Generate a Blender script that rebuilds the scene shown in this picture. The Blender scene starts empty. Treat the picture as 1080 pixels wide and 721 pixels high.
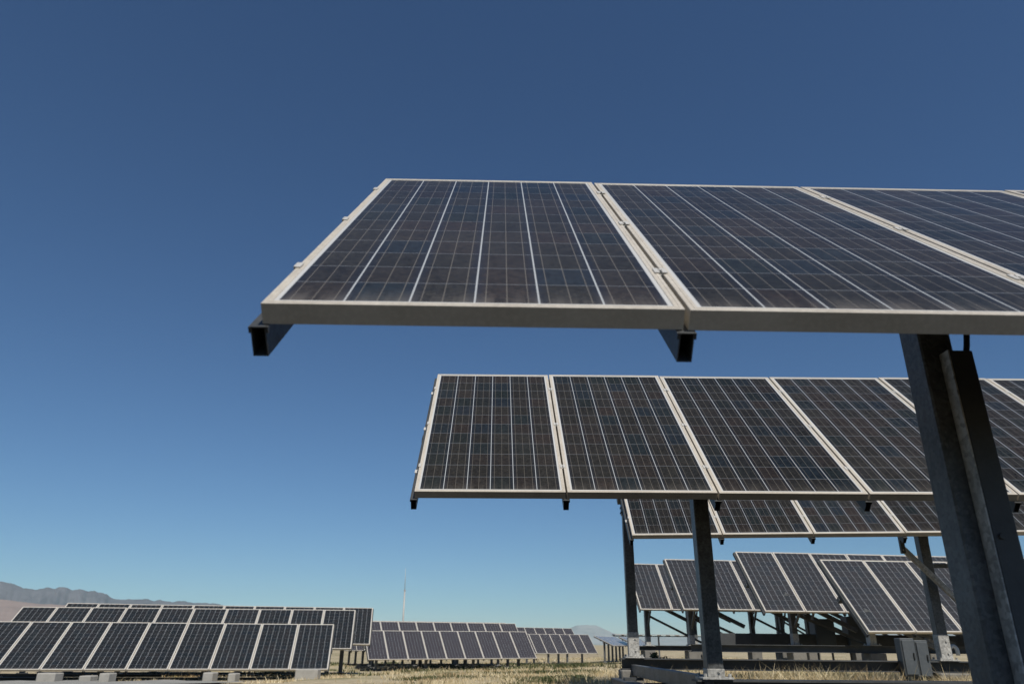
import bpy, math, random
import numpy as np
from mathutils import Matrix, Vector, noise

random.seed(7); rng = np.random.default_rng(11)
R = math.radians
scene = bpy.context.scene
col = scene.collection

# ------------------------------------------------------------------ helpers
def link(o, parent=None, m=None):
    col.objects.link(o)
    if parent is not None: o.parent = parent
    if m is not None: o.matrix_basis = m
    return o

def tag(o, label=None, cat=None, group=None, kind=None):
    if label: o['label'] = label
    if cat: o['category'] = cat
    if group: o['group'] = group
    if kind: o['kind'] = kind
    return o

class MB:
    """collects vertices and faces of one mesh"""
    def __init__(s): s.v = []; s.f = []
    def add(s, vs, fs):
        k = len(s.v); s.v += [tuple(v) for v in vs]; s.f += [tuple(i + k for i in f) for f in fs]
    def box(s, x0, x1, y0, y1, z0, z1, M=None, ch=0.0):
        if ch <= 0:
            vs = [Vector((x, y, z)) for z in (z0, z1) for y in (y0, y1) for x in (x0, x1)]
            fs = [(0, 2, 3, 1), (4, 5, 7, 6), (0, 1, 5, 4), (2, 6, 7, 3), (0, 4, 6, 2), (1, 3, 7, 5)]
            if M: vs = [M @ v for v in vs]
            s.add(vs, fs)
        else:   # box with chamfered edges: three inset shells hulled per corner
            vs = []; idx = {}
            for iz, z in enumerate((z0, z1)):
                for iy, y in enumerate((y0, y1)):
                    for ix, x in enumerate((x0, x1)):
                        sx = ch if ix == 0 else -ch; sy = ch if iy == 0 else -ch; sz = ch if iz == 0 else -ch
                        idx[(ix, iy, iz, 'x')] = len(vs); vs.append(Vector((x, y + sy, z + sz)))
                        idx[(ix, iy, iz, 'y')] = len(vs); vs.append(Vector((x + sx, y, z + sz)))
                        idx[(ix, iy, iz, 'z')] = len(vs); vs.append(Vector((x + sx, y + sy, z)))
            I = lambda a, b, c, d: idx[(a, b, c, d)]
            fs = []
            for a in (0, 1):
                fs.append((I(a,0,0,'x'), I(a,1,0,'x'), I(a,1,1,'x'), I(a,0,1,'x')))
                fs.append((I(0,a,0,'y'), I(1,a,0,'y'), I(1,a,1,'y'), I(0,a,1,'y')))
                fs.append((I(0,0,a,'z'), I(1,0,a,'z'), I(1,1,a,'z'), I(0,1,a,'z')))
                for b in (0, 1):
                    fs.append((I(a,b,0,'x'), I(a,b,1,'x'), I(a,b,1,'y'), I(a,b,0,'y')))
                    fs.append((I(a,0,b,'x'), I(a,1,b,'x'), I(a,1,b,'z'), I(a,0,b,'z')))
                    fs.append((I(0,a,b,'y'), I(1,a,b,'y'), I(1,a,b,'z'), I(0,a,b,'z')))
                    for c in (0, 1):
                        fs.append((I(a,b,c,'x'), I(a,b,c,'y'), I(a,b,c,'z')))
            if M: vs = [M @ v for v in vs]
            s.add(vs, fs)
    def tube(s, pts, r, n=10, caps=True, r1=None):
        pts = [Vector(p) for p in pts]; rings = []
        for i, p in enumerate(pts):
            d = (pts[min(i + 1, len(pts) - 1)] - pts[max(i - 1, 0)]).normalized()
            a = d.cross(Vector((0.13, 0.2, 1)));
            if a.length < 1e-3: a = d.cross(Vector((1, 0, 0)))
            a.normalize(); b = d.cross(a)
            rr = r if r1 is None else r + (r1 - r) * i / (len(pts) - 1)
            rings.append([p + (a * math.cos(t) + b * math.sin(t)) * rr for t in [2 * math.pi * k / n for k in range(n)]])
        vs = [v for q in rings for v in q]; fs = []
        for i in range(len(rings) - 1):
            for k in range(n):
                fs.append((i*n+k, i*n+(k+1)%n, (i+1)*n+(k+1)%n, (i+1)*n+k))
        if caps: fs += [tuple(range(n))[::-1], tuple(range((len(rings)-1)*n, len(rings)*n))]
        s.add(vs, fs)
    def bar(s, p0, p1, w, h, up=(0, 0, 1), ch=0.0):
        """rectangular bar from p0 to p1, w across, h along up"""
        p0 = Vector(p0); p1 = Vector(p1); d = p1 - p0; L = d.length; d.normalize()
        up = Vector(up); sx = d.cross(up).normalized(); u = sx.cross(d)
        M = Matrix((( sx.x, d.x, u.x, p0.x), (sx.y, d.y, u.y, p0.y), (sx.z, d.z, u.z, p0.z), (0, 0, 0, 1)))
        s.box(-w/2, w/2, 0, L, -h/2, h/2, M, ch)
    def mesh(s, name, mat, smooth=False):
        me = bpy.data.meshes.new(name); me.from_pydata(s.v, [], s.f); me.update()
        import bmesh
        bm = bmesh.new(); bm.from_mesh(me); bmesh.ops.recalc_face_normals(bm, faces=bm.faces); bm.to_mesh(me); bm.free()
        me.materials.append(mat)
        if smooth: me.polygons.foreach_set('use_smooth', [True] * len(me.polygons))
        return me
    def obj(s, name, mat, parent=None, m=None, smooth=False):
        return link(bpy.data.objects.new(name, s.mesh(name, mat, smooth)), parent, m)

# ------------------------------------------------------------------ materials
class NT:
    def __init__(s, name):
        s.m = bpy.data.materials.new(name); s.m.use_nodes = True
        s.t = s.m.node_tree; s.n = s.t.nodes; s.l = s.t.links
        s.b = s.n['Principled BSDF']
    def node(s, typ, **k):
        n = s.n.new(typ)
        for a, b in k.items():
            if a.startswith('_'): setattr(n, a[1:], b)
            else: n.inputs[a.replace('__', ' ')].default_value = b
        return n
    def math(s, op, a, b=None, c=None, clamp=False):
        n = s.n.new('ShaderNodeMath'); n.operation = op; n.use_clamp = clamp
        for i, v in enumerate((a, b, c)):
            if v is None: continue
            if isinstance(v, (int, float)): n.inputs[i].default_value = v
            else: s.l.new(v, n.inputs[i])
        return n.outputs[0]
    def mix(s, fac, a, b, blend='MIX'):
        n = s.n.new('ShaderNodeMix'); n.data_type = 'RGBA'; n.blend_type = blend
        for i, v in ((0, fac), (6, a), (7, b)):
            if isinstance(v, (int, float)): n.inputs[i].default_value = v
            elif isinstance(v, tuple): n.inputs[i].default_value = (*v, 1)
            else: s.l.new(v, n.inputs[i])
        return n.outputs[2]
    def ramp(s, fac, stops):
        n = s.n.new('ShaderNodeValToRGB'); e = n.color_ramp.elements
        while len(e) < len(stops): e.new(0.5)
        for i, (p, c) in enumerate(stops):
            e[i].position = p; e[i].color = (*c, 1) if isinstance(c, tuple) else (c, c, c, 1)
        s.l.new(fac, n.inputs[0]); return n.outputs[0]
    def noise(s, scale, detail=4, rough=.55, vec=None, out=0):
        n = s.n.new('ShaderNodeTexNoise'); n.inputs['Scale'].default_value = scale
        n.inputs['Detail'].default_value = detail; n.inputs['Roughness'].default_value = rough
        if vec is not None: s.l.new(vec, n.inputs['Vector'])
        return n.outputs[out]
    def bump(s, h, strength, dist):
        n = s.n.new('ShaderNodeBump'); n.inputs['Strength'].default_value = strength
        n.inputs['Distance'].default_value = dist
        s.l.new(h, n.inputs['Height']); s.l.new(n.outputs[0], s.b.inputs['Normal'])
    def set(s, **k):
        for a, v in k.items():
            i = s.b.inputs[a.replace('__', ' ')]
            if isinstance(v, (int, float)): i.default_value = v
            elif isinstance(v, tuple): i.default_value = (*v, 1)
            else: s.l.new(v, i)
        return s

W, L, GAP = 1.0005, 1.96, 0.0126
PITCH = W + GAP
FT = 0.052           # frame depth
LIP = 0.022
MX, MY = 0.032, 0.031

def mat_cells():
    t = NT('solar_cells')
    tc = t.node('ShaderNodeTexCoord'); sep = t.node('ShaderNodeSeparateXYZ'); t.l.new(tc.outputs['Object'], sep.inputs[0])
    x, y = sep.outputs[0], sep.outputs[1]
    px, py = (W - 2*MX) / 6, (L - 2*MY) / 12
    u = t.math('DIVIDE', t.math('SUBTRACT', x, MX), px); v = t.math('DIVIDE', t.math('SUBTRACT', y, MY), py)
    fu, fv = t.math('FRACT', u), t.math('FRACT', v); iu, iv = t.math('FLOOR', u), t.math('FLOOR', v)
    du = t.math('MULTIPLY', t.math('SUBTRACT', 0.5, t.math('ABSOLUTE', t.math('SUBTRACT', fu, 0.5))), px)
    dv = t.math('MULTIPLY', t.math('SUBTRACT', 0.5, t.math('ABSOLUTE', t.math('SUBTRACT', fv, 0.5))), py)
    gapc = t.math('LESS_THAN', du, 0.0022); gapr = t.math('LESS_THAN', dv, 0.00135)
    bb = t.math('LESS_THAN', t.math('ABSOLUTE', t.math('SUBTRACT', t.math('FRACT', t.math('MULTIPLY', fu, 3.0)), 0.5)), 0.020)
    # inside the printed cell field?
    inx = t.math('MULTIPLY', t.math('GREATER_THAN', u, 0.0), t.math('LESS_THAN', u, 6.0))
    iny = t.math('MULTIPLY', t.math('GREATER_THAN', v, 0.0), t.math('LESS_THAN', v, 12.0))
    inside = t.math('MULTIPLY', inx, iny)
    oi = t.node('ShaderNodeObjectInfo')
    cv = t.node('ShaderNodeCombineXYZ'); t.l.new(iu, cv.inputs[0]); t.l.new(iv, cv.inputs[1])
    t.l.new(t.math('MULTIPLY', oi.outputs['Random'], 91.7), cv.inputs[2])
    wn = t.node('ShaderNodeTexWhiteNoise'); wn.noise_dimensions = '3D'; t.l.new(cv.outputs[0], wn.inputs['Vector'])
    base = t.ramp(wn.outputs['Value'], [(0, (.0165, .0155, .0130)), (.28, (.0205, .0195, .0165)), (.50, (.0235, .0180, .0150)), (.74, (.012, .0165, .0160)), (1, (.011, .0165, .0225))])
    # crystal grains
    off = t.node('ShaderNodeVectorMath', _operation='ADD'); t.l.new(tc.outputs['Object'], off.inputs[0])
    sc = t.node('ShaderNodeVectorMath', _operation='SCALE'); t.l.new(cv.outputs[0], sc.inputs[0]); sc.inputs['Scale'].default_value = 3.3
    t.l.new(sc.outputs[0], off.inputs[1])
    vo = t.node('ShaderNodeTexVoronoi'); vo.inputs['Scale'].default_value = 75; vo.inputs['Randomness'].default_value = 1
    t.l.new(off.outputs[0], vo.inputs['Vector'])
    gs = t.node('ShaderNodeSeparateColor'); t.l.new(vo.outputs['Color'], gs.inputs[0])
    gr = t.ramp(gs.outputs[0], [(0, .62), (1, 1.42)])
    base = t.mix(1.0, base, gr, 'MULTIPLY')
    base = t.mix(t.math('MULTIPLY', gs.outputs[1], .35), base, (.016, .019, .023))
    eb = t.ramp(t.math('MULTIPLY', du, 1/px), [(.03, 1.0), (.20, 0.0)])
    base = t.mix(t.math('MULTIPLY', t.math('MULTIPLY', eb, .75), t.ramp(gs.outputs[2], [(0, .55), (1, 1.0)])), base, (.0105, .0150, .0250))
    md = t.math('FRACT', t.math('MULTIPLY', oi.outputs['Random'], 17.3)); base = t.mix(1.0, base, t.ramp(md, [(0, (.74, .76, .80)), (.5, (.95, .95, .95)), (1, (1.12, 1.14, 1.22))]), 'MULTIPLY')
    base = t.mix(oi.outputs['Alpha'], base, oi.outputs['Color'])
    c = t.mix(bb, base, (.125, .115, .10))
    c = t.mix(gapr, c, (.165, .18, .20))
    c = t.mix(gapc, c, (.38, .40, .41))
    c = t.mix(inside, (.48, .48, .465), c)
    # dust film, thicker in drifts and along the low edge
    nz = t.noise(2.3, 6, .62, off.outputs[0] if False else tc.outputs['Object'])
    loc = t.node('ShaderNodeVectorMath', _operation='ADD'); t.l.new(tc.outputs['Object'], loc.inputs[0]); t.l.new(oi.outputs['Location'], loc.inputs[1])
    n2 = t.noise(1.7, 6, .6, loc.outputs[0]); n3 = t.noise(38, 3, .6, loc.outputs[0])
    d = t.math('MULTIPLY', t.ramp(n2, [(.35, .25), (.7, 1.0)]), t.ramp(n3, [(.3, .6), (.75, 1.0)]))
    low = t.math('POWER', t.math('SUBTRACT', 1.0, t.math('MULTIPLY', y, 1.0 / .16), clamp=True), 2.0)
    ge = t.node('ShaderNodeNewGeometry'); dt = t.node('ShaderNodeVectorMath', _operation='DOT_PRODUCT')
    t.l.new(ge.outputs['Incoming'], dt.inputs[0]); t.l.new(ge.outputs['Normal'], dt.inputs[1])
    cosv = t.math('MAXIMUM', t.math('ABSOLUTE', dt.outputs['Value']), .12)
    streak = t.node('ShaderNodeMapping'); streak.inputs['Scale'].default_value = (26, 1.6, 1); t.l.new(loc.outputs[0], streak.inputs['Vector'])
    ns = t.noise(1.0, 5, .6, streak.outputs[0])
    d = t.math('MULTIPLY', d, t.math('ADD', .6, t.math('MULTIPLY', ns, .8)))
    tau = t.math('ADD', t.math('MULTIPLY', d, .0135), t.math('MULTIPLY', t.math('MULTIPLY', low, t.ramp(ns, [(.38, .15), (.62, 1.0)])), .085))
    d = t.math('SUBTRACT', 1.0, t.math('POWER', 2.718, t.math('DIVIDE', t.math('MULTIPLY', tau, -1.0), cosv)))
    c = t.mix(d, c, (.40, .365, .325))
    t.set(Base__Color=c, Roughness=t.ramp(n2, [(.3, .10), (.75, .24)]), IOR=1.42, Specular__IOR__Level=.09)
    return t.m

def mat_metal(name, c0, c1, rough, metallic=0.0, scale=6, bump=.0, stain=None, spangle=0):
    t = NT(name); tc = t.node('ShaderNodeTexCoord')
    oi = t.node('ShaderNodeObjectInfo')
    loc = t.node('ShaderNodeVectorMath', _operation='ADD'); t.l.new(tc.outputs['Object'], loc.inputs[0]); t.l.new(oi.outputs['Location'], loc.inputs[1])
    n = t.noise(scale, 6, .62, loc.outputs[0]); n2 = t.noise(scale * 14, 3, .6, loc.outputs[0])
    c = t.mix(t.ramp(n, [(.3, 0.0), (.72, 1.0)]), c0, c1)
    c = t.mix(t.math('MULTIPLY', t.ramp(n2, [(.45, 0.0), (.8, 1.0)]), .35), c, tuple(min(1, k * 1.35) for k in c1))
    if spangle:
        vo = t.node('ShaderNodeTexVoronoi', Scale=spangle); t.l.new(loc.outputs[0], vo.inputs['Vector'])
        sp = t.node('ShaderNodeSeparateColor'); t.l.new(vo.outputs['Color'], sp.inputs[0])
        c = t.mix(1.0, c, t.ramp(sp.outputs[0], [(0, .72), (1, 1.35)]), 'MULTIPLY')
        mp = t.node('ShaderNodeMapping'); mp.inputs['Scale'].default_value = (22, 22, 1.1); t.l.new(loc.outputs[0], mp.inputs['Vector'])
        c = t.mix(t.ramp(t.noise(1.0, 5, .65, mp.outputs[0]), [(.55, 0.0), (.75, .55)]), c, tuple(k * .45 for k in c0))
    if stain:
        n4 = t.noise(scale * 2.1, 5, .7, loc.outputs[0]); c = t.mix(t.ramp(n4, [(.62, 0.0), (.78, .6)]), c, stain)
    t.set(Base__Color=c, Roughness=t.ramp(n2, [(.3, rough - .08), (.8, rough + .1)]), Metallic=metallic)
    if bump: t.bump(n2, bump, .004)
    return t.m

M_CELL = mat_cells()
M_FRAME = mat_metal('anodised_frame', (.42, .38, .315), (.52, .48, .41), .38, .0, 5)
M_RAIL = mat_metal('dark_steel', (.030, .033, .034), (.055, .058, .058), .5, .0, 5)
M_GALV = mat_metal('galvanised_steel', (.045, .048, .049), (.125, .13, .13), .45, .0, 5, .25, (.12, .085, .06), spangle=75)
M_BEAM = mat_metal('weathered_dark_steel', (.034, .037, .040), (.066, .070, .072), .6, .0, 5, .3, (.09, .07, .05))
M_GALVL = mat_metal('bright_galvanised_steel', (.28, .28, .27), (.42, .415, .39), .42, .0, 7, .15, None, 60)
M_CLAMP = mat_metal('clamp_metal', (.42, .41, .38), (.5, .49, .46), .4, .0, 30)
M_CONC = mat_metal('concrete', (.26, .25, .22), (.36, .345, .31), .9, .0, 5, .6, (.2, .18, .15))
M_FOOT = mat_metal('stained_concrete', (.13, .125, .11), (.22, .21, .19), .9, .0, 5, .6, (.09, .08, .065))
M_BOX = mat_metal('painted_box', (.065, .077, .087), (.095, .106, .115), .5, .0, 3, 0, (.10, .085, .07))
M_WHITE = mat_metal('white_paint', (.62, .62, .60), (.74, .74, .72), .5, .0, 4)
M_CABLE = mat_metal('black_cable', (.02, .02, .02), (.03, .03, .03), .5, .0, 9)

# ------------------------------------------------------------------ terrain
CTRL = np.array([(0,0,-.62),(2,4,-.46),(5,6,-.42),(3,9,-.42),(6,11,-.40),(7,15,-.34),(6,24,-.34),(13,15,-.32),(22,22,-.35),(0,9,-.55),(-1,13,-.62),(-4,12,-.75),
  (-8,18.5,-1.02),(-14,18,-1.02),(-14,25,-1.05),(-6,26,-1.05),(2,20,-.66),(1,32,-1.05),(-4,39,-1.42),(4,40,-1.3),(-14,42,-1.45),(7,64,-1.62),(-6,64,-1.75),(18,62,-1.5),
  (16,36,-.8),(-30,10,-1.0),(-40,40,-1.5),(40,10,-.4),(40,40,-.9),(0,-15,-.7),(-20,-10,-.8),(20,-10,-.5),(60,90,-1.7),(0,100,-1.8),(-60,90,-1.8)])
def ground_z(x, y):
    x = np.asarray(x, float); y = np.asarray(y, float)
    d2 = (x[..., None] - CTRL[:, 0])**2 + (y[..., None] - CTRL[:, 1])**2
    s = 2.0 + .10 * np.sqrt(x**2 + y**2)
    w = 1.0 / (d2 + (s**2)[..., None])**1.6
    z = (w * CTRL[:, 2]).sum(-1) / w.sum(-1)
    r = np.sqrt(x**2 + y**2); k = np.clip((r - 90) / 200, 0, 1)
    return z * (1 - k) + (-1.8) * k
def gz(x, y): return float(ground_z(np.array([x]), np.array([y]))[0])

def build_ground():
    rs = np.concatenate([np.linspace(.0, 30, 90)[1:], np.geomspace(30.6, 300, 70), np.geomspace(330, 12400, 46)])
    na = 240; th = np.linspace(0, 2*np.pi, na, endpoint=False)
    X = rs[:, None] * np.sin(th)[None]; Y = rs[:, None] * np.cos(th)[None]
    Z = ground_z(X, Y)
    bump = np.array([noise.fractal(Vector((a * .35, b * .35, 0)), 1.0, 2.0, 4) for a, b in zip(X.ravel(), Y.ravel())]).reshape(X.shape)
    Z = Z + bump * .035 * np.clip(60 / (rs[:, None] + 1), 0, 1)
    v = [(0, 0, gz(0, 0))] + list(zip(X.ravel(), Y.ravel(), Z.ravel()))
    f = [(0, 1 + (k + 1) % na, 1 + k) for k in range(na)]
    for i in range(len(rs) - 1):
        a = 1 + i*na; b = a + na
        f += [(a + k, a + (k+1) % na, b + (k+1) % na, b + k) for k in range(na)]
    t = NT('dry_ground'); tc = t.node('ShaderNodeTexCoord'); o = tc.outputs['Object']
    n1, n2, n3, n4 = t.noise(.22, 6, .6, o), t.noise(1.6, 8, .68, o), t.noise(14, 5, .7, o), t.noise(.012, 5, .6, o)
    c = t.mix(t.ramp(n2, [(.32, 0.0), (.66, 1.0)]), (.38, .315, .20), (.58, .50, .34))
    c = t.mix(t.ramp(n1, [(.50, 0.0), (.66, .75)]), c, (.15, .165, .06))
    c = t.mix(t.ramp(n3, [(.35, .55), (.6, 0.0)]), c, (.14, .11, .07))
    c = t.mix(t.ramp(n4, [(.40, 0.0), (.60, .5)]), c, (.27, .22, .15))
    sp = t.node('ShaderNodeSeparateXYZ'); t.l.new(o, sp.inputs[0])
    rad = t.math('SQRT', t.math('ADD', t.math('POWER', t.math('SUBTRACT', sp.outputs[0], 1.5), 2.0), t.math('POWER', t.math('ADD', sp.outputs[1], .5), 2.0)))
    bounce_cut = t.ramp(t.math('ADD', t.math('MULTIPLY', rad, 1 / 14), t.math('MULTIPLY', n2, .12)), [(.50, 1.0), (.62, 0.0)])
    c = t.mix(bounce_cut, c, t.mix(t.ramp(n3, [(.35, 0.0), (.65, 1.0)]), (.034, .027, .017), (.070, .056, .035)))  # unseen dark ground round the camera, added to cut bounced light
    t.set(Base__Color=c, Roughness=.95, Specular__IOR__Level=.1)
    h = t.math('ADD', n3, t.math('MULTIPLY', n2, 2.0)); t.bump(h, .6, .05)
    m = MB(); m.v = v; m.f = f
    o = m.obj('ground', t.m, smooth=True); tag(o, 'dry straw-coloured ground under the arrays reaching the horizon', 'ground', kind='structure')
build_ground()

# gravel service track below the left arrays
def build_track():
    m = MB(); n = 60
    vs = []; fs = []
    for i in range(n + 1):
        x = -34 + 28.5 * i / n
        for k, dy in enumerate((-3.2, -1.6, 0, 1.3, 2.6)):
            xx, yy = x, 17.2 + .10 * (x + 12) + dy * (1 + .12 * math.sin(i * 1.7 + k)) * min(1, (n - i) / 6 + .15)
            vs.append((xx, yy, gz(xx, yy) + .055 + .01 * math.sin(i * .9 + k * 2)))
    for i in range(n):
        for k in range(4):
            a = i*5 + k; fs.append((a, a+5, a+6, a+1))
    m.add(vs, fs)
    t = NT('grey_gravel'); tc = t.node('ShaderNodeTexCoord'); o = tc.outputs['Object']
    c = t.mix(t.ramp(t.noise(1.2, 6, .6, o), [(.3, 0.0), (.7, 1.0)]), (.24, .24, .22), (.36, .35, .32))
    n2 = t.noise(40, 4, .7, o); c = t.mix(t.ramp(n2, [(.35, .6), (.6, 0.0)]), c, (.14, .14, .13))
    t.set(Base__Color=c, Roughness=.95); t.bump(n2, .7, .02)
    o = m.obj('gravel_track', t.m, smooth=True); tag(o, 'pale grey gravel track running below the left arrays', 'track', kind='structure')
build_track()

# ------------------------------------------------------------------ solar arrays
def ring_mesh(name, prof, w, l, mat):
    """sweep a profile (inset, z) round a w x l rectangle with mitred corners"""
    m = MB(); n = len(prof); vs = []
    for cx, cy, sx, sy in ((0, 0, 1, 1), (w, 0, -1, 1), (w, l, -1, -1), (0, l, 1, -1)):
        for i, z in prof: vs.append((cx + sx*i, cy + sy*i, z))
    fs = []
    for c in range(4):
        d = (c + 1) % 4
        for k in range(n):
            q = (k + 1) % n; fs.append((c*n+k, c*n+q, d*n+q, d*n+k))
    m.add(vs, fs); return m.mesh(name, mat)
FRAME_PROF = [(0, -FT), (0, -.0012), (.0012, 0), (.0098, 0), (.0105, -.0012), (.0122, -.0012), (.0129, 0), (LIP - .001, 0), (LIP, -.001), (LIP, -.0065),
              (.0022, -.0065), (.0022, -FT + .002), (.028, -FT + .002), (.028, -FT)]
ME_FRAME = ring_mesh('frame', FRAME_PROF, W, L, M_FRAME)
def _panel_mesh():
    m = MB(); i = LIP - .004
    m.box(i, W - i, i, L - i, -.0060, -.0022); return m.mesh('panel', M_CELL)
ME_PANEL = _panel_mesh()
def _clamp_mesh():
    m = MB()    # mid clamp across a joint: two lugs over the frame lips, a trough between and a bolt head
    g = GAP / 2
    m.box(-g - .012, -g + .003, -.022, .022, .0004, .0042, ch=.0008)
    m.box(g - .003, g + .012, -.022, .022, .0004, .0042, ch=.0008)
    m.box(-g + .001, g - .001, -.021, .021, -.026, -.006)
    m.box(-g + .0005, -g + .003, -.0215, .0215, -.024, .0034); m.box(g - .003, g - .0005, -.0215, .0215, -.024, .0034)
    m.tube([(0, 0, -.006), (0, 0, .006)], .0062, 6)
    return m.mesh('clamp', M_CLAMP)
ME_CLAMP = _clamp_mesh()
def _end_clamp_mesh():
    m = MB(); g = GAP / 2
    m.box(g - .003, g + .012, -.022, .022, .0004, .0042, ch=.0008)
    m.box(g - .006, g - .0008, -.022, .022, -FT, .0042)
    m.box(g - .034, g - .006, -.022, .022, -FT, -FT + .005)
    m.tube([(-.006, 0, -FT + .003), (-.006, 0, -FT + .014)], .0065, 6)
    return m.mesh('clamp', M_CLAMP)
ME_ECLAMP = _end_clamp_mesh()
RW, RH = .036, .074
def _rail_mesh():
    m = MB(); z1 = -FT - .001; z0 = z1 - RH; y0, y1 = -.018, L + .02; t = .003
    h = RW / 2
    o = [(-h, z0), (h, z0), (h, z1), (-h, z1)]; i = [(-h + t, z0 + t), (h - t, z0 + t), (h - t, z1 - t), (-h + t, z1 - t)]
    vs = [(x, y, z) for y in (y0, y1) for x, z in o + i]
    fs = []
    for k in range(4):
        q = (k + 1) % 4
        fs += [(k, q, 8+q, 8+k), (4+k, 12+k, 12+q, 4+q), (k, 4+k, 4+q, q), (8+k, 8+q, 12+q, 12+k)]
    m.add(vs, fs)
    m.box(-h - .005, -h - .0005, y0, y1, z1 - .016, z1 - .0005); m.box(h + .0005, h + .005, y0, y1, z1 - .016, z1 - .0005)
    return m.mesh('rail', M_RAIL)
ME_RAIL = _rail_mesh()
TUBE = .10
TN = -(FT + RH + .003 + TUBE / 2)      # torque tube axis below the panel plane

def inst(name, me, parent, m):
    return link(bpy.data.objects.new(name, me), parent, m)

def solar_array(pos, az, tilt, s, n, label, posts, base_top, detail=2, pw=.115, beam=None, beam_h=.14, footing=True, braces=False, group=None, tone=(.02, .02, .02, 0), lit_foot=.0):
    """one bank of n panels on its torque tube and posts. pos = low left corner of the glass side, az turned left, tilt from level"""
    az, tilt, s = R(az), R(tilt), R(s)
    pos = Vector(pos)
    base = Vector((pos.x, pos.y, base_top))
    E = Matrix.Translation(base) @ Matrix.Rotation(az, 4, 'Z')
    S = E.inverted() @ Matrix.Translation(pos) @ Matrix.Rotation(az, 4, 'Z') @ Matrix.Rotation(-s, 4, 'Y') @ Matrix.Rotation(tilt, 4, 'X')
    root = link(bpy.data.objects.new('solar_array', None)); root.matrix_basis = E; root.empty_display_size = .3
    tag(root, label, 'solar array', group or 'solar arrays of the plant')
    for k in range(n):
        wob = Matrix.Rotation(R(random.uniform(-.12, .12)), 4, 'X') @ Matrix.Rotation(R(random.uniform(-.10, .10)), 4, 'Y') if detail >= 1 else Matrix()
        p = inst('panel', ME_PANEL, root, S @ Matrix.Translation((k * PITCH, random.uniform(-.002, .002), 0)) @ wob)
        p.color = tone; inst('frame', ME_FRAME, p, Matrix())
        if detail >= 2:
            for j in (.17, .50, .84):
                if k == 0: inst('clamp', ME_ECLAMP, p, Matrix.Translation((-GAP/2, L*j, 0)))
                if k < n - 1: inst('clamp', ME_CLAMP, p, Matrix.Translation((W + GAP/2, L*j, 0)))
    for k in range(n + 1):
        inst('rail', ME_RAIL, root, S @ Matrix.Translation((k * PITCH - GAP/2, 0, 0)))
    m = MB(); m.box(-.05, n * PITCH + .03, L*.5 - TUBE/2, L*.5 + TUBE/2, TN - TUBE/2, TN + TUBE/2, ch=.006)
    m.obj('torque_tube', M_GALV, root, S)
    for j in (.36, .66):
        m = MB(); m.box(.02, n * PITCH - .04, L*j - .025, L*j + .025, TN + TUBE/2 - .05, TN + TUBE/2 - .001); m.obj('purlin', M_GALV, root, S)
    out = []
    for xo in posts:
        c = S @ Vector((xo, L*.5, TN)); h = pw / 2
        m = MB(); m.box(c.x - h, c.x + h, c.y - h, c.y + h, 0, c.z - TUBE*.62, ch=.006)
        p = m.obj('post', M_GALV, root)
        b = MB()
        for sx in (-1, 1):
            b.box(c.x + sx*(h + .003), c.x + sx*(h + .011), c.y - .055, c.y + .055, c.z - .20, c.z + .06)
            for by in (-.03, .03):
                for bz in (-.17, -.11, .03): b.tube([(c.x + sx*(h + .011), c.y + by, c.z + bz), (c.x + sx*(h + .021), c.y + by, c.z + bz)], .011, 6)
        b.obj('bracket', M_GALV, p)
        if lit_foot:
            q = MB(); k = h + .004; q.box(c.x - k, c.x + k, c.y - k, c.y + k, .0165, lit_foot, ch=.003)
            for bz in (.3, .75): q.tube([(c.x + .02, c.y - k, lit_foot*bz), (c.x + .02, c.y - k - .012, lit_foot*bz)], .010, 6)
            q.obj('lit_foot_sleeve', M_GALVL, p)  # added lighter shell: sunlight on the post foot put into its colour
        f = MB(); f.box(c.x - pw*.95, c.x + pw*.95, c.y - pw*.95, c.y + pw*.95, .002, .016, ch=.002)
        for bx in (-1, 1):
            for by in (-1, 1): f.tube([(c.x + bx*pw*.75, c.y + by*pw*.75, .016), (c.x + bx*pw*.75, c.y + by*pw*.75, .04)], .012, 6)
        f.obj('base_plate', M_GALVL, p)
        if footing:
            wz = E @ Vector((c.x, c.y, 0)); g = gz(wz.x, wz.y)
            q = MB(); q.box(c.x - .17, c.x + .17, c.y - .17, c.y + .17, g - base_top - .25, -beam_h - .002 if beam else -.002, ch=.012)
            q.obj('footing', M_FOOT, root)
        if braces:
            m = MB(); m.bar((c.x - .35, c.y - .42, c.z - .22), (c.x + 1.45, c.y - .30, c.z - 1.02), .07, .10, ch=.006); m.obj('tilt_strut', M_GALV, root)
            m = MB(); m.bar((c.x + .55, c.y + .05, .02), (c.x + .55, c.y + .05, c.z - TUBE), .07, .07); m.obj('upright', M_GALV, root)
            m = MB(); m.bar((c.x, c.y + .02, c.z*.55), (c.x + 1.9, c.y + .05, .05), .06, .06); m.obj('brace', M_GALV, root)
            a = S @ Vector((xo, L*.86, TN)); m = MB(); m.bar((c.x, c.y + h, .45*c.z), (a.x, a.y, a.z - .03), .05, .05); m.obj('brace', M_GALV, root)
            a = S @ Vector((xo, L*.14, TN)); m = MB(); m.bar((c.x, c.y - h, .30*c.z), (a.x, a.y, a.z - .03), .05, .05); m.obj('brace', M_GALV, root)
        out.append((c, p))
    if beam:
        c = out[0][0]
        m = MB(); w = pw * .75                                     # channel lying under the posts
        m.box(beam[0], beam[1], c.y - w, c.y + w, -.013, -.0005)
        m.box(beam[0], beam[1], c.y - w, c.y + w, -beam_h, -beam_h + .012)
        m.box(beam[0] + .01, beam[1] - .01, c.y - .006, c.y + .006, -beam_h + .0122, -.0132); m.obj('base_beam', M_BEAM, root)
    return root, S, out

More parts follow.
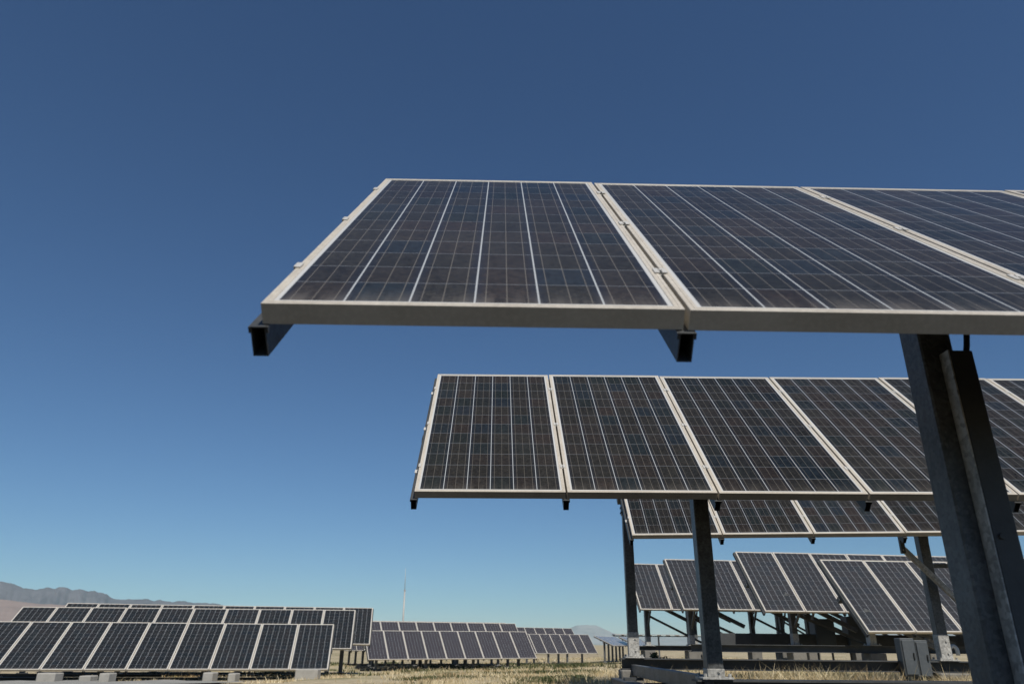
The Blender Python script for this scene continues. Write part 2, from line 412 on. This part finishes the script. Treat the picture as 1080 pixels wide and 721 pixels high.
# right hand block: three close rows
r1, S1, P1 = solar_array((-.561, 1.559, .733), 0, 43.43, .10, 5,
    'nearest solar array overhead, biggest in view, its post carrying a conduit tray', [2.095, 5.03], -.30, 2, .116, (1.6, 5.3))
r2, S2, P2 = solar_array((-.544, 4.838, .924), 0, 43.17, .425, 7,
    'second solar array from the camera, directly below the nearest one, six panels in view', [2.117, 5.67], -.22, 2, .115, (1.97, 7.2), .15, lit_foot=.07)
r3, S3, P3 = solar_array((1.53, 8.37, 1.14), -2.8, 44, .76, 8,
    'third solar array from the camera, mostly hidden, slim post at its left end', [.06, 3.62, 7.2], -.14, 2, .115, (-.1, 8.2), .12, lit_foot=.28)
# conduit tray and cable on the near post
c, post = P1[0]; h = .059
m = MB(); m.box(c.x + .006, c.x + .086, c.y - h - .052, c.y - h - .002, 0.02, c.z - .34, ch=.003)
for z in (.25, .62): m.tube([(c.x + .03, c.y - h - .05, z), (c.x + .03, c.y - h - .062, z)], .010, 6)
m.obj('conduit_tray', M_BEAM, post)
m = MB(); m.box(c.x - .001, c.x + .0035, c.y - h - .054, c.y - h - .002, .02, c.z - .34); m.obj('tray_edge', M_GALVL, post)
m = MB(); pts = [(c.x + .075, c.y - h - .03, c.z - .35)]
for k in range(1, 9):
    a = k / 8; pts.append((c.x + .075 + .048 * math.sin(a * 3.0), c.y - h - .03 + .08 * a, c.z - .35 + .32 * a))
m.tube(pts, .010, 8); m.obj('cable', M_CABLE, post, smooth=True)
# tilt strut on the third row's right-hand visible post
c, post = P3[1]; iE = r3.matrix_basis.inverted()
def w2(p): return iE @ Vector(p)
m = MB(); m.bar(w2((4.84, 8.86, 1.09)), w2((5.86, 8.86, -.02)), .05, .062, (0, 0, 1), .006)
m.obj('tilt_strut', M_GALVL, r3)
m = MB(); m.bar(w2((4.84, 8.86, 1.30)), w2((4.84, 8.86, 1.03)), .05, .05, (0, 1, 0), .005); m.obj('strut_hanger', M_RAIL, r3)
m = MB(); m.bar(w2((5.50, 9.45, 1.50)), w2((5.43, 9.45, .86)), .06, .06, (0, 1, 0), .005); m.obj('hanger', M_GALV, r3)
m = MB(); m.bar(w2((5.47, 9.45, .95)), w2((7.4, 9.45, 1.00)), .05, .05, (0, 0, 1), .005); m.obj('tie_bar', M_GALV, r3)

# four rows stepping back on the right, turned a little
solar_array((7.17, 14.88, .27), 7.9, 48.4, .51, 8, 'lowest solar array at far right, its low edge above the small grey electrical boxes', [.55, 3.9, 7.3], .03, 1, .13, (-3.3, 8.1), .14, braces=True, tone=(.038, .042, .052, .55), lit_foot=.27)
rC, _S, _P = solar_array((6.28, 17.91, .75), 7.0, 49.3, .21, 10, 'long solar array behind the lowest right one, its top edge reaching the right border', [1.05, 4.6, 8.1], .02, 1, .14, (-1.5, 10), .13, braces=True, tone=(.038, .042, .052, .55), lit_foot=.27)
_m = MB(); _m.box(-.9, 9.8, 1.30, 1.55, .002, .27, ch=.01)
for _k in range(11): _m.box(-.9 + _k * 1.05, -.86 + _k * 1.05, 1.28, 1.2995, .01, .28)
_m.obj('cable_trough', M_BEAM, rC)
solar_array((5.14, 21.03, .91), 6.1, 47.9, .16, 10, 'solar array second from left in the stepped right group, crossed by the dark middle post', [.45, 3.95, 7.4], .0, 1, .14, (-.6, 10), .13, braces=True, tone=(.038, .042, .052, .55), lit_foot=.27)
solar_array((4.48, 23.77, 1.02), 6.5, 49.1, .02, 10, 'leftmost and farthest solar array of the stepped right group, beside the slim dark post', [.42, 3.9, 7.4], -.02, 1, .14, (0, 10), .13, braces=True, tone=(.038, .042, .052, .55), lit_foot=.27)

solar_array((6.6, 26.9, 1.20), 6.5, 49, 0, 8, 'nearer of two solar arrays hidden behind the stepped right group, only dark posts showing', [.4, 3.9, 7.4], -.02, 0, .14, (0, 8), .13, braces=True, tone=(.038, .042, .052, .55), lit_foot=.27)
solar_array((7.6, 30.0, 1.33), 6.5, 49, 0, 8, 'farther of two solar arrays hidden behind the stepped right group, only dark posts showing', [.4, 3.9, 7.4], -.02, 0, .14, (0, 8), .13, braces=True, tone=(.038, .042, .052, .55), lit_foot=.27)
# left hand block
def gbase(x, y, up=.18): return gz(x, y) + up
solar_array((-13.43, 20.04, -.70), 9.6, 36.3, .20, 9, 'front solar array at lower left, a full row of leaning panels close to the ground', [.7, 3.2, 5.8, 8.3], gbase(-9, 20.8, .06), 1, .13, (-.2, 9.4), .10, tone=(.009, .014, .020, .6))
solar_array((-14.38, 22.80, -.23), 8.6, 36.8, .31, 10, 'solar array behind the front lower-left one, only its upper strip and right end showing', [.7, 3.3, 5.9, 9.4], gbase(-9, 23.5, .06), 1, .13, (-.2, 9.4), .10, tone=(.009, .014, .020, .6))
solar_array((-14.14, 24.82, -.05), 8.3, 37.7, .0, 10, 'third solar array at left, one narrow dark panel sticking out at its right end', [.7, 3.3, 5.9, 9.2], gbase(-9, 25.5, .06), 1, .13, (-.2, 9.4), .10, tone=(.009, .014, .020, .6))
# middle block
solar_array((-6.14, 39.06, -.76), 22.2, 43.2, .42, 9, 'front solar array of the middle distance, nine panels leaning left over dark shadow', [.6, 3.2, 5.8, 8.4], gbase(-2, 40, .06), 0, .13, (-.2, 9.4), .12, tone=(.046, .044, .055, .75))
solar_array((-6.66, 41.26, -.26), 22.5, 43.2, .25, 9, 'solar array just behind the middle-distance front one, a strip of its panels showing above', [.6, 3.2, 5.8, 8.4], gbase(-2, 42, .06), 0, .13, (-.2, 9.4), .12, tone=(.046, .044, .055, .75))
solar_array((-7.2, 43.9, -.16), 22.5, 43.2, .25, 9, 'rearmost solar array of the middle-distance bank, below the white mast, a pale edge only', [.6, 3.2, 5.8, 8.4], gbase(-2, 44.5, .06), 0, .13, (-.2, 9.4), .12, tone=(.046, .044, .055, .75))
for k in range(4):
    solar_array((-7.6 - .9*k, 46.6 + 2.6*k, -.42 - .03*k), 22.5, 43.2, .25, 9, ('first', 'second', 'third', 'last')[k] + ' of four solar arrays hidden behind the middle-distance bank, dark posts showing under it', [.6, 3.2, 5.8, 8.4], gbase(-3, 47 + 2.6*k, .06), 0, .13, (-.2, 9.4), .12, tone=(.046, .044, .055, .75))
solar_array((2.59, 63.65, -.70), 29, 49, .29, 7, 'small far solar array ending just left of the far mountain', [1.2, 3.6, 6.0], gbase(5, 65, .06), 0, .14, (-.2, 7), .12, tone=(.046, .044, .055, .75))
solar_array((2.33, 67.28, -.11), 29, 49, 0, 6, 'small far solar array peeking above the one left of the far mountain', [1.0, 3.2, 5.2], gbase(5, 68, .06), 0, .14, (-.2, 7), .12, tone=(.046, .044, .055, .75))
# far arrays lying almost level beyond
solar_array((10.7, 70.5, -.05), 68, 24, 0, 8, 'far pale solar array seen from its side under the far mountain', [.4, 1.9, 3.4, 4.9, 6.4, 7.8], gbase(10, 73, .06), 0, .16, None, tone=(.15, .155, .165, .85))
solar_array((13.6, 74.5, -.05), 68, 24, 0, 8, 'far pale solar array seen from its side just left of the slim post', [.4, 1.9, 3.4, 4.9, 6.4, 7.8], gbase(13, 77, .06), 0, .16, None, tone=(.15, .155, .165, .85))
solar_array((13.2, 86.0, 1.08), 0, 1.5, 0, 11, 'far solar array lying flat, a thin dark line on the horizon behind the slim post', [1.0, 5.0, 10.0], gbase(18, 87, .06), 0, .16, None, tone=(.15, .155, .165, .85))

# ------------------------------------------------------------------ small things of the place
def thing_mesh(mb, name, mat, label, cat, group=None, smooth=False):
    return tag(mb.obj(name, mat, smooth=smooth), label, cat, group)

# beams joining second and third row along the ground
m = MB(); m.bar((1.60, 9.10, -.262), (1.52, 5.62, -.252), .06, .115, (0, 0, 1), .005)
o = thing_mesh(m, 'link_beam', M_GALV, 'upper steel ground beam tying the slim left post to the middle post', 'beam')
m = MB(); m.bar((1.43, 9.25, -.435), (1.40, 4.6, -.435), .14, .17, (0, 0, 1), .008)
for yy in (5.0, 6.2, 7.4, 8.6): m.box(1.40, 1.60, yy - .06, yy + .06, -.349, -.322)
thing_mesh(m, 'sleeper_beam', M_BEAM, 'lower heavy steel beam on the ground below the thinner tie beam', 'beam')
# electrical boxes by the third-row post
def ebox(x, y, z0, w, h, d, label, name='electrical_box', cat='electrical box', legs=True):
    root = link(bpy.data.objects.new(name, None)); root.location = (x, y, gz(x, y)); tag(root, label, cat)
    b = gz(x, y)
    m = MB(); m.box(-w/2, w/2, -d/2, d/2, z0 - b, z0 - b + h, ch=.008); body = m.obj('body', M_BOX, root)
    m = MB(); m.box(-w/2 + .015, w/2 - .015, -d/2 - .014, -d/2 - .001, z0 - b + .02, z0 - b + h - .02, ch=.004); dr = m.obj('door', M_BOX, root)
    m = MB(); m.box(w/2 - .045, w/2 - .03, -d/2 - .03, -d/2 - .0145, z0 - b + h*.45, z0 - b + h*.62, ch=.003); m.obj('handle', M_RAIL, dr)
    if legs:
        for sx in (-1, 1):
            m = MB(); m.box(sx*w*.36 - .02, sx*w*.36 + .02, -.02, .02, -.1, z0 - b - .001); m.obj('leg', M_GALV, root)
    return root
ebox(4.70, 8.95, -.30, .165, .40, .13, 'left of the two small grey electrical boxes beside the right post foot')
ebox(4.895, 9.02, -.32, .155, .40, .13, 'right of the two small grey electrical boxes, touching the right post foot')
ebox(8.26, 19.6, .03, .50, .62, .35, 'grey-blue electrical cabinet standing under the long right array, nearer the middle post', 'electrical_cabinet', 'cabinet')
ebox(9.05, 19.6, .03, .42, .68, .35, 'paler electrical cabinet under the right arrays, beside the lowest array corner', 'electrical_cabinet', 'cabinet')
# hooked white conduit
m = MB(); pts = [(5.33, 9.12, gz(5.3, 9.1) - .05), (5.31, 9.12, -.10)]
for k in range(1, 9):
    a = math.pi * k / 8; pts.append((5.355 - .045 * math.cos(a), 9.12, -.10 + .07 + .05 * math.sin(a)))
pts.append((5.40, 9.12, -.08))
m.tube(pts, .022, 10); thing_mesh(m, 'conduit_pipe', M_WHITE, 'short white hooked pipe rising beside the right post foot', 'pipe', smooth=True)
# small white marker post
root = link(bpy.data.objects.new('marker_post', None)); root.location = (5.86, 30, gz(5.86, 30)); tag(root, 'thin white round-headed marker post in the gap between two dark posts', 'marker post')
b = gz(5.86, 30); m = MB(); m.tube([(0, 0, -.1), (0, 0, .50 - b)], .038, 10); m.obj('shaft', M_WHITE, root, smooth=True)
m = MB(); m.tube([(0, 0, .46 - b), (0, 0, .50 - b), (0, 0, .56 - b), (0, 0, .60 - b)], .075, 12); m.obj('cap', M_WHITE, root, smooth=True)
# mast
g = gz(-11.1, 95)
root = link(bpy.data.objects.new('mast', None)); root.location = (-11.1, 95, g); tag(root, 'tall slender white mast with a thin upper whip standing beyond the middle arrays', 'mast')
m = MB(); m.tube([(0, 0, -.3), (-.03, 0, 6.0 - g)], .13, 12, r1=.09); m.obj('pole', M_GALVL, root, smooth=True)
m = MB(); m.tube([(-.03, 0, 6.0 - g), (-.10, 0, 8.6 - g)], .04, 8, r1=.02); m.obj('whip_antenna', M_GALVL, root, smooth=True)
m = MB(); m.tube([(-.03, 0, 5.92 - g), (-.03, 0, 6.06 - g)], .12, 12); m.obj('collar', M_GALVL, root, smooth=True)
# white crates and stones under the front left array
for (x, y, w, h, lab, nm) in (
        (-10.68, 19.55, .44, .24, 'whitest concrete ballast block under the front left array, nearest the left border', 'ballast_block'),
        (-9.93, 19.9, .28, .17, 'small flat pale ballast block under the front left array, between two taller ones', 'ballast_block'),
        (-9.28, 19.5, .24, .24, 'upright grey ballast block under the left third of the front left array', 'ballast_block'),
        (-6.87, 19.6, .24, .24, 'upright grey ballast block under the middle of the front left array', 'ballast_block'),
        (-6.43, 20.0, .18, .20, 'narrow pale ballast block just right of the upright middle one', 'ballast_block'),
        (-4.66, 20.2, .56, .24, 'broad low ballast block under the right end of the front left array', 'ballast_block')):
    m = MB(); z = gz(x, y); m.box(x - w/2, x + w/2, y - .2, y + .2, z - .1, z + h, ch=.02)
    thing_mesh(m, nm, M_CONC, lab, 'ballast block', 'concrete ballast blocks under the front left array')

# ------------------------------------------------------------------ vegetation
def veg_mat(name, stops, rough=.8, scale=.8, green=False):
    t = NT(name); ge = t.node('ShaderNodeNewGeometry'); oc = t.node('ShaderNodeTexCoord')
    f = t.math('ADD', t.math('MULTIPLY', ge.outputs['Random Per Island'], .6), t.math('MULTIPLY', t.noise(scale, 4, .6, oc.outputs['Object']), .5))
    c = t.ramp(f, stops)
    if green:
        g = t.noise(.33, 4, .6, oc.outputs['Object'])
        c = t.mix(t.ramp(g, [(.53, 0.0), (.63, .8)]), c, (.11, .135, .045))
        c = t.mix(t.ramp(t.noise(.9, 3, .6, oc.outputs['Object']), [(.56, 0.0), (.66, .55)]), c, (.30, .17, .07))
    t.set(Base__Color=c, Roughness=rough, Specular__IOR__Level=.2)
    return t.m
M_STRAW = veg_mat('straw', [(.1, (.26, .19, .09)), (.35, (.60, .50, .30)), (.6, (.68, .60, .42)), (.78, (.50, .36, .18)), (.95, (.22, .23, .09))], scale=.5, green=True)
M_LEAF = veg_mat('shrub_leaf', [(.1, (.025, .036, .014)), (.5, (.05, .066, .024)), (.9, (.10, .10, .042))], scale=3)
M_TWIG = mat_metal('twig', (.12, .09, .06), (.2, .15, .1), .9, 0, 8)

def blades(pts, hts, wid, lean=1.1):
    n = len(pts); a = rng.uniform(0, 2*np.pi, n); b = rng.uniform(0, 2*np.pi, n)
    px, py = pts[:, 0], pts[:, 1]; pz = ground_z(px, py) - .02
    tx, ty = np.cos(a), np.sin(a); ln = hts * rng.uniform(.1, lean, n); dx, dy = np.cos(b) * ln, np.sin(b) * ln
    v = np.empty((n, 5, 3))
    for k, (f, ww) in enumerate(((0, 1), (0, -1), (.55, .75), (.55, -.75), (1, 0))):
        v[:, k, 0] = px + tx * wid * ww / 2 + dx * f**1.6; v[:, k, 1] = py + ty * wid * ww / 2 + dy * f**1.6; v[:, k, 2] = pz + hts * f
    q = np.arange(n)[:, None] * 5
    return v.reshape(-1, 3), (q + np.array([0, 1, 3, 2])), (q + np.array([2, 3, 4]))
def mesh_np(name, v, quads, tris, mat):
    me = bpy.data.meshes.new(name); nq, nt = len(quads), len(tris)
    me.vertices.add(len(v)); me.vertices.foreach_set('co', v.astype(np.float32).ravel())
    me.loops.add(nq*4 + nt*3); me.loops.foreach_set('vertex_index', np.concatenate([quads.ravel(), tris.ravel()]).astype(np.int32))
    me.polygons.add(nq + nt)
    me.polygons.foreach_set('loop_start', np.concatenate([np.arange(nq)*4, nq*4 + np.arange(nt)*3]).astype(np.int32))
    me.update(); me.validate(); me.materials.append(mat); return me
def scatter(n, x0, x1, y0, y1, clump, thr):
    out = []
    while len(out) < n:
        k = 4000; x = rng.uniform(x0, x1, k); y = rng.uniform(y0, y1, k); r = rng.uniform(0, 1, k)
        for i in range(k):
            d = noise.fractal(Vector((x[i]*clump, y[i]*clump, 3.1)), 1, 2, 3) * .5 + .5
            if x[i] < -4.6 and 13.5 < y[i] < 20.4 + .1 * (x[i] + 12) + .3 * math.sin(x[i] * 3) and rng.random() > .02: continue
            if d > thr and r[i] < (d - thr) * 3.0 + .1: out.append((x[i], y[i]))
    return np.array(out[:n])
V = []; Q = []; T = []; base = 0
for n, x0, x1, y0, y1, h0, h1, w, cl, th in ((16000, 1.7, 7, 8.2, 8.97, .07, .21, .006, 1.3, .40), (24000, 1.0, 11, 9.3, 15.5, .05, .17, .007, .9, .42), (12000, -2.5, 1.6, 8, 16, .03, .09, .007, .7, .42),
        (26000, -12, 8, 15, 30, .03, .11, .014, .5, .50), (22000, -14, 14, 30, 60, .04, .16, .026, .3, .50), (9000, -10, 30, 60, 110, .06, .22, .05, .15, .42), (8000, 4, 20, 15, 32, .05, .18, .012, .4, .42)):
    p = scatter(n, x0, x1, y0, y1, cl, th); h = rng.uniform(h0, h1, n) * (1 + .6 * (rng.random(n) > .93))
    v, q, t = blades(p, h, w * rng.uniform(.6, 1.4, n)); V.append(v); Q.append(q + base); T.append(t + base); base += len(v)
o = link(bpy.data.objects.new('dry_grass', mesh_np('dry_grass', np.concatenate(V), np.concatenate(Q), np.concatenate(T), M_STRAW)))
tag(o, 'dry straw grass tufts covering the ground between the arrays', 'grass', kind='stuff')

V = []; Q = []; T = []; base = 0
for n, x0, x1, y0, y1, h0, h1, w, cl, th in ((5000, -2, 2.2, 10.5, 20, .03, .10, .016, .55, .60), (9000, -9, 9, 20, 40, .04, .16, .03, .30, .62), (5000, -12, 14, 40, 70, .06, .25, .06, .2, .62), (2500, 3, 12, 11, 24, .04, .14, .018, .5, .62)):
    p = scatter(n, x0, x1, y0, y1, cl, th); h = rng.uniform(h0, h1, n)
    v, q, t = blades(p, h, w * rng.uniform(.6, 1.5, n)); V.append(v); Q.append(q + base); T.append(t + base); base += len(v)
o = link(bpy.data.objects.new('scrub', mesh_np('scrub', np.concatenate(V), np.concatenate(Q), np.concatenate(T), M_LEAF)))
tag(o, 'patches of low dark green scrub among the straw grass', 'scrub', kind='stuff')
def shrub(x, y, r, hgt, label, n=700):
    root = link(bpy.data.objects.new('shrub', None)); z = gz(x, y); root.location = (x, y, z); tag(root, label, 'shrub', 'low green shrubs')
    m = MB()
    for k in range(9):
        a = random.uniform(0, 6.28); e = random.uniform(.3, .9)
        m.tube([(0, 0, -.05), (math.cos(a)*r*.4*e, math.sin(a)*r*.4*e, hgt*.45), (math.cos(a)*r*.8*e, math.sin(a)*r*.8*e, hgt*.85)], .012, 5, r1=.004)
    m.obj('stem', M_TWIG, root)
    cl = [(random.gauss(0, r*.42), random.gauss(0, r*.42), random.uniform(.25, .9) * hgt, random.uniform(.15, .34) * r) for _ in range(16)]
    m = MB()
    for k in range(n):
        cx, cy, cz, cr = random.choice(cl)
        p = Vector((random.gauss(cx, cr*.6), random.gauss(cy, cr*.6), min(hgt, max(.0, random.gauss(cz, cr*.45)))))
        d = Vector((random.gauss(0, 1), random.gauss(0, 1), random.gauss(.3, .6))).normalized(); sd = d.orthogonal().normalized() * .016; ln = random.uniform(.03, .06)
        m.add([p - sd, p + sd, p + d*ln + sd*.3, p + d*ln - sd*.3], [(0, 1, 2, 3)])
    m.obj('foliage', M_LEAF, root)
shrub(2.30, 11.0, .20, .40, 'small dark green shrub growing just right of the slim post foot')
shrub(1.3, 13.4, .40, .06, 'nearer of two low dark green shrubs on straw ground, left of the slim post')
shrub(1.75, 16.0, .55, .08, 'farther, more spreading of two low green shrubs left of the slim post')

# ------------------------------------------------------------------ distant relief
F = 769.66; cam_right = Vector((.99978, -.0189, .0089)); 
RT = Vector((1.0, -.0225, .0083)).normalized(); FW = Vector((.0175, .924, .382)).normalized(); RT = (RT - FW * RT.dot(FW)).normalized(); UP = RT.cross(FW)
def azel(u, v):
    d = FW + RT * ((u - 540) / F) + UP * ((360.5 - v) / F)
    return math.atan2(d.x, d.y), math.atan2(d.z, math.hypot(d.x, d.y))
def relief(name, prof, dist, depth, seed, mat, label, rough=.25, na=420, nr=26, base=-2):
    pr = sorted(azel(u, v) for u, v in prof); A = np.array([p[0] for p in pr]); Ev = np.array([p[1] for p in pr])
    az = np.linspace(A[0], A[-1], na); el = np.interp(az, A, Ev)
    vs = []; fs = []
    for j in range(nr + 1):
        s = j / nr; r = dist + depth * (s - .6)
        shape = (s / .6) ** 1.25 if s < .6 else (1 - s) / .4
        for i in range(na):
            edge = min(1, i / 12, (na - 1 - i) / 12)
            top = max(0, math.tan(el[i])) * dist + 2
            x, y = r * math.sin(az[i]), r * math.cos(az[i])
            q = Vector((x / (dist * .059), y / (dist * .125), seed)); k = noise.fractal(q * 1.3, 1.0, 2.1, 6); rg = 1 - abs(noise.fractal(Vector((az[i] * 45, s * 1.6, seed)), .9, 2.1, 5))
            hgt = top * shape * (1 + rough * (k * .6 + (rg - .75) * .9) * (1 - .8 * math.exp(-((s - .6) / .12)**2))) * edge
            vs.append((x, y, base + max(0, hgt)))
    for j in range(nr):
        for i in range(na - 1):
            a = j*na + i; fs.append((a, a+1, a+1+na, a+na))
    m = MB(); m.v = vs; m.f = fs
    tag(m.obj(name, mat, smooth=True), label, 'mountain', kind='structure')
def mat_rock(name, c0, c1, sc):
    t = NT(name); tc = t.node('ShaderNodeTexCoord'); o = tc.outputs['Object']
    c = t.mix(t.ramp(t.noise(sc, 8, .62, o), [(.35, 0.0), (.65, 1.0)]), c0, c1); t.set(Base__Color=c, Roughness=1.0, Specular__IOR__Level=0.0)
    return t.m
M_ROCK = mat_rock('bare_rock', (.100, .092, .104), (.165, .152, .165), .004)
M_PALE = mat_rock('pale_rock', (.24, .235, .23), (.31, .30, .29), .004)
M_SAND = mat_rock('pale_alluvium', (.19, .145, .135), (.28, .215, .19), .003)
relief('mountain_range', [(-420, 614), (-250, 608), (-120, 607), (0, 612), (14, 614), (25, 618), (45, 619), (60, 618.5), (80, 620), (95, 621), (110, 623.5), (122, 628), (140, 630.5), (155, 630), (175, 632), (195, 632), (212, 635), (240, 638), (300, 648), (380, 658), (460, 668)],
       7000, 2400, 1.7, M_ROCK, 'grey-blue mountain range along the left horizon', .42)
relief('foothills', [(-420, 622), (-200, 622), (0, 630), (40, 635), (90, 637), (150, 641), (220, 648), (320, 660), (420, 670)],
       4700, 1500, 5.2, M_SAND, 'pinkish bare foothills below the mountain range at left', .15)
relief('distant_mountain', [(575, 674), (585, 667.5), (597, 663), (607, 658.5), (618, 657.5), (628, 658), (637, 662), (648, 667), (665, 669.5), (700, 670), (745, 671), (830, 669), (950, 666), (1150, 660), (1350, 655), (1500, 668)],
       11300, 1900, 9.4, M_PALE, 'small pale blue mountain beyond the far arrays', .12)
# the air
bpy.ops.mesh.primitive_cube_add(size=1, location=(0, 0, 0)); hz = bpy.context.object; hz.name = 'haze'
hz.scale = (25600, 25600, 660); hz.location = (0, 0, 660/2 - 4.5)
hm = bpy.data.materials.new('air'); hm.use_nodes = True; hn = hm.node_tree.nodes; hn.remove(hn['Principled BSDF'])
pv = hn.new('ShaderNodeVolumePrincipled'); pv.inputs['Color'].default_value = (.44, .86, .95, 1); pv.inputs['Density'].default_value = HAZE = 3.0e-5
pv.inputs['Anisotropy'].default_value = -.25
hm.node_tree.links.new(pv.outputs[0], hn['Material Output'].inputs['Volume'])
hz.data.materials.append(hm); tag(hz, 'thin blue desert haze softening the far mountains', 'haze', kind='stuff')

# ------------------------------------------------------------------ light, sky, camera
SUN_EL, SUN_AZ = 52.0, 20.0      # sun behind the camera, to its right
el, az = R(SUN_EL), R(SUN_AZ)
sd = Vector((math.sin(az) * math.cos(el), -math.cos(az) * math.cos(el), math.sin(el)))
sl = bpy.data.lights.new('sun', 'SUN'); sl.energy = 4.6; sl.angle = R(.53); sl.color = (1, .945, .86)
so = link(bpy.data.objects.new('sun', sl)); so.rotation_euler = sd.to_track_quat('Z', 'Y').to_euler()
w = bpy.data.worlds.new('World'); scene.world = w; w.use_nodes = True; nt = w.node_tree
sky = nt.nodes.new('ShaderNodeTexSky'); sky.sky_type = 'NISHITA'; sky.sun_disc = False
sky.sun_elevation = el; sky.sun_rotation = math.pi - az
sky.altitude = 0; sky.air_density = 1.0; sky.dust_density = 0.0; sky.ozone_density = 10
nt.links.new(sky.outputs[0], nt.nodes['Background'].inputs['Color']); nt.nodes['Background'].inputs['Strength'].default_value = .0745

cd = bpy.data.cameras.new('camera'); cd.sensor_width = 36; cd.lens = F * 36 / 1080; cd.clip_start = .05; cd.clip_end = 60000
co = link(bpy.data.objects.new('camera', cd))
co.matrix_world = Matrix(((RT.x, UP.x, -FW.x, 0), (RT.y, UP.y, -FW.y, 0), (RT.z, UP.z, -FW.z, 0), (0, 0, 0, 1)))
cd.dof.use_dof = True; cd.dof.focus_distance = 5.2; cd.dof.aperture_fstop = 4.0
scene.camera = co
vs = scene.view_settings; scene.display_settings.display_device = 'sRGB'; vs.view_transform = 'Standard'; vs.look = 'None'; vs.exposure = 0; vs.gamma = 1
scene.render.engine = 'CYCLES'; scene.cycles.use_denoising = True; scene.cycles.max_bounces = 6; scene.cycles.volume_bounces = 0
scene.cycles.filter_width = 1.5
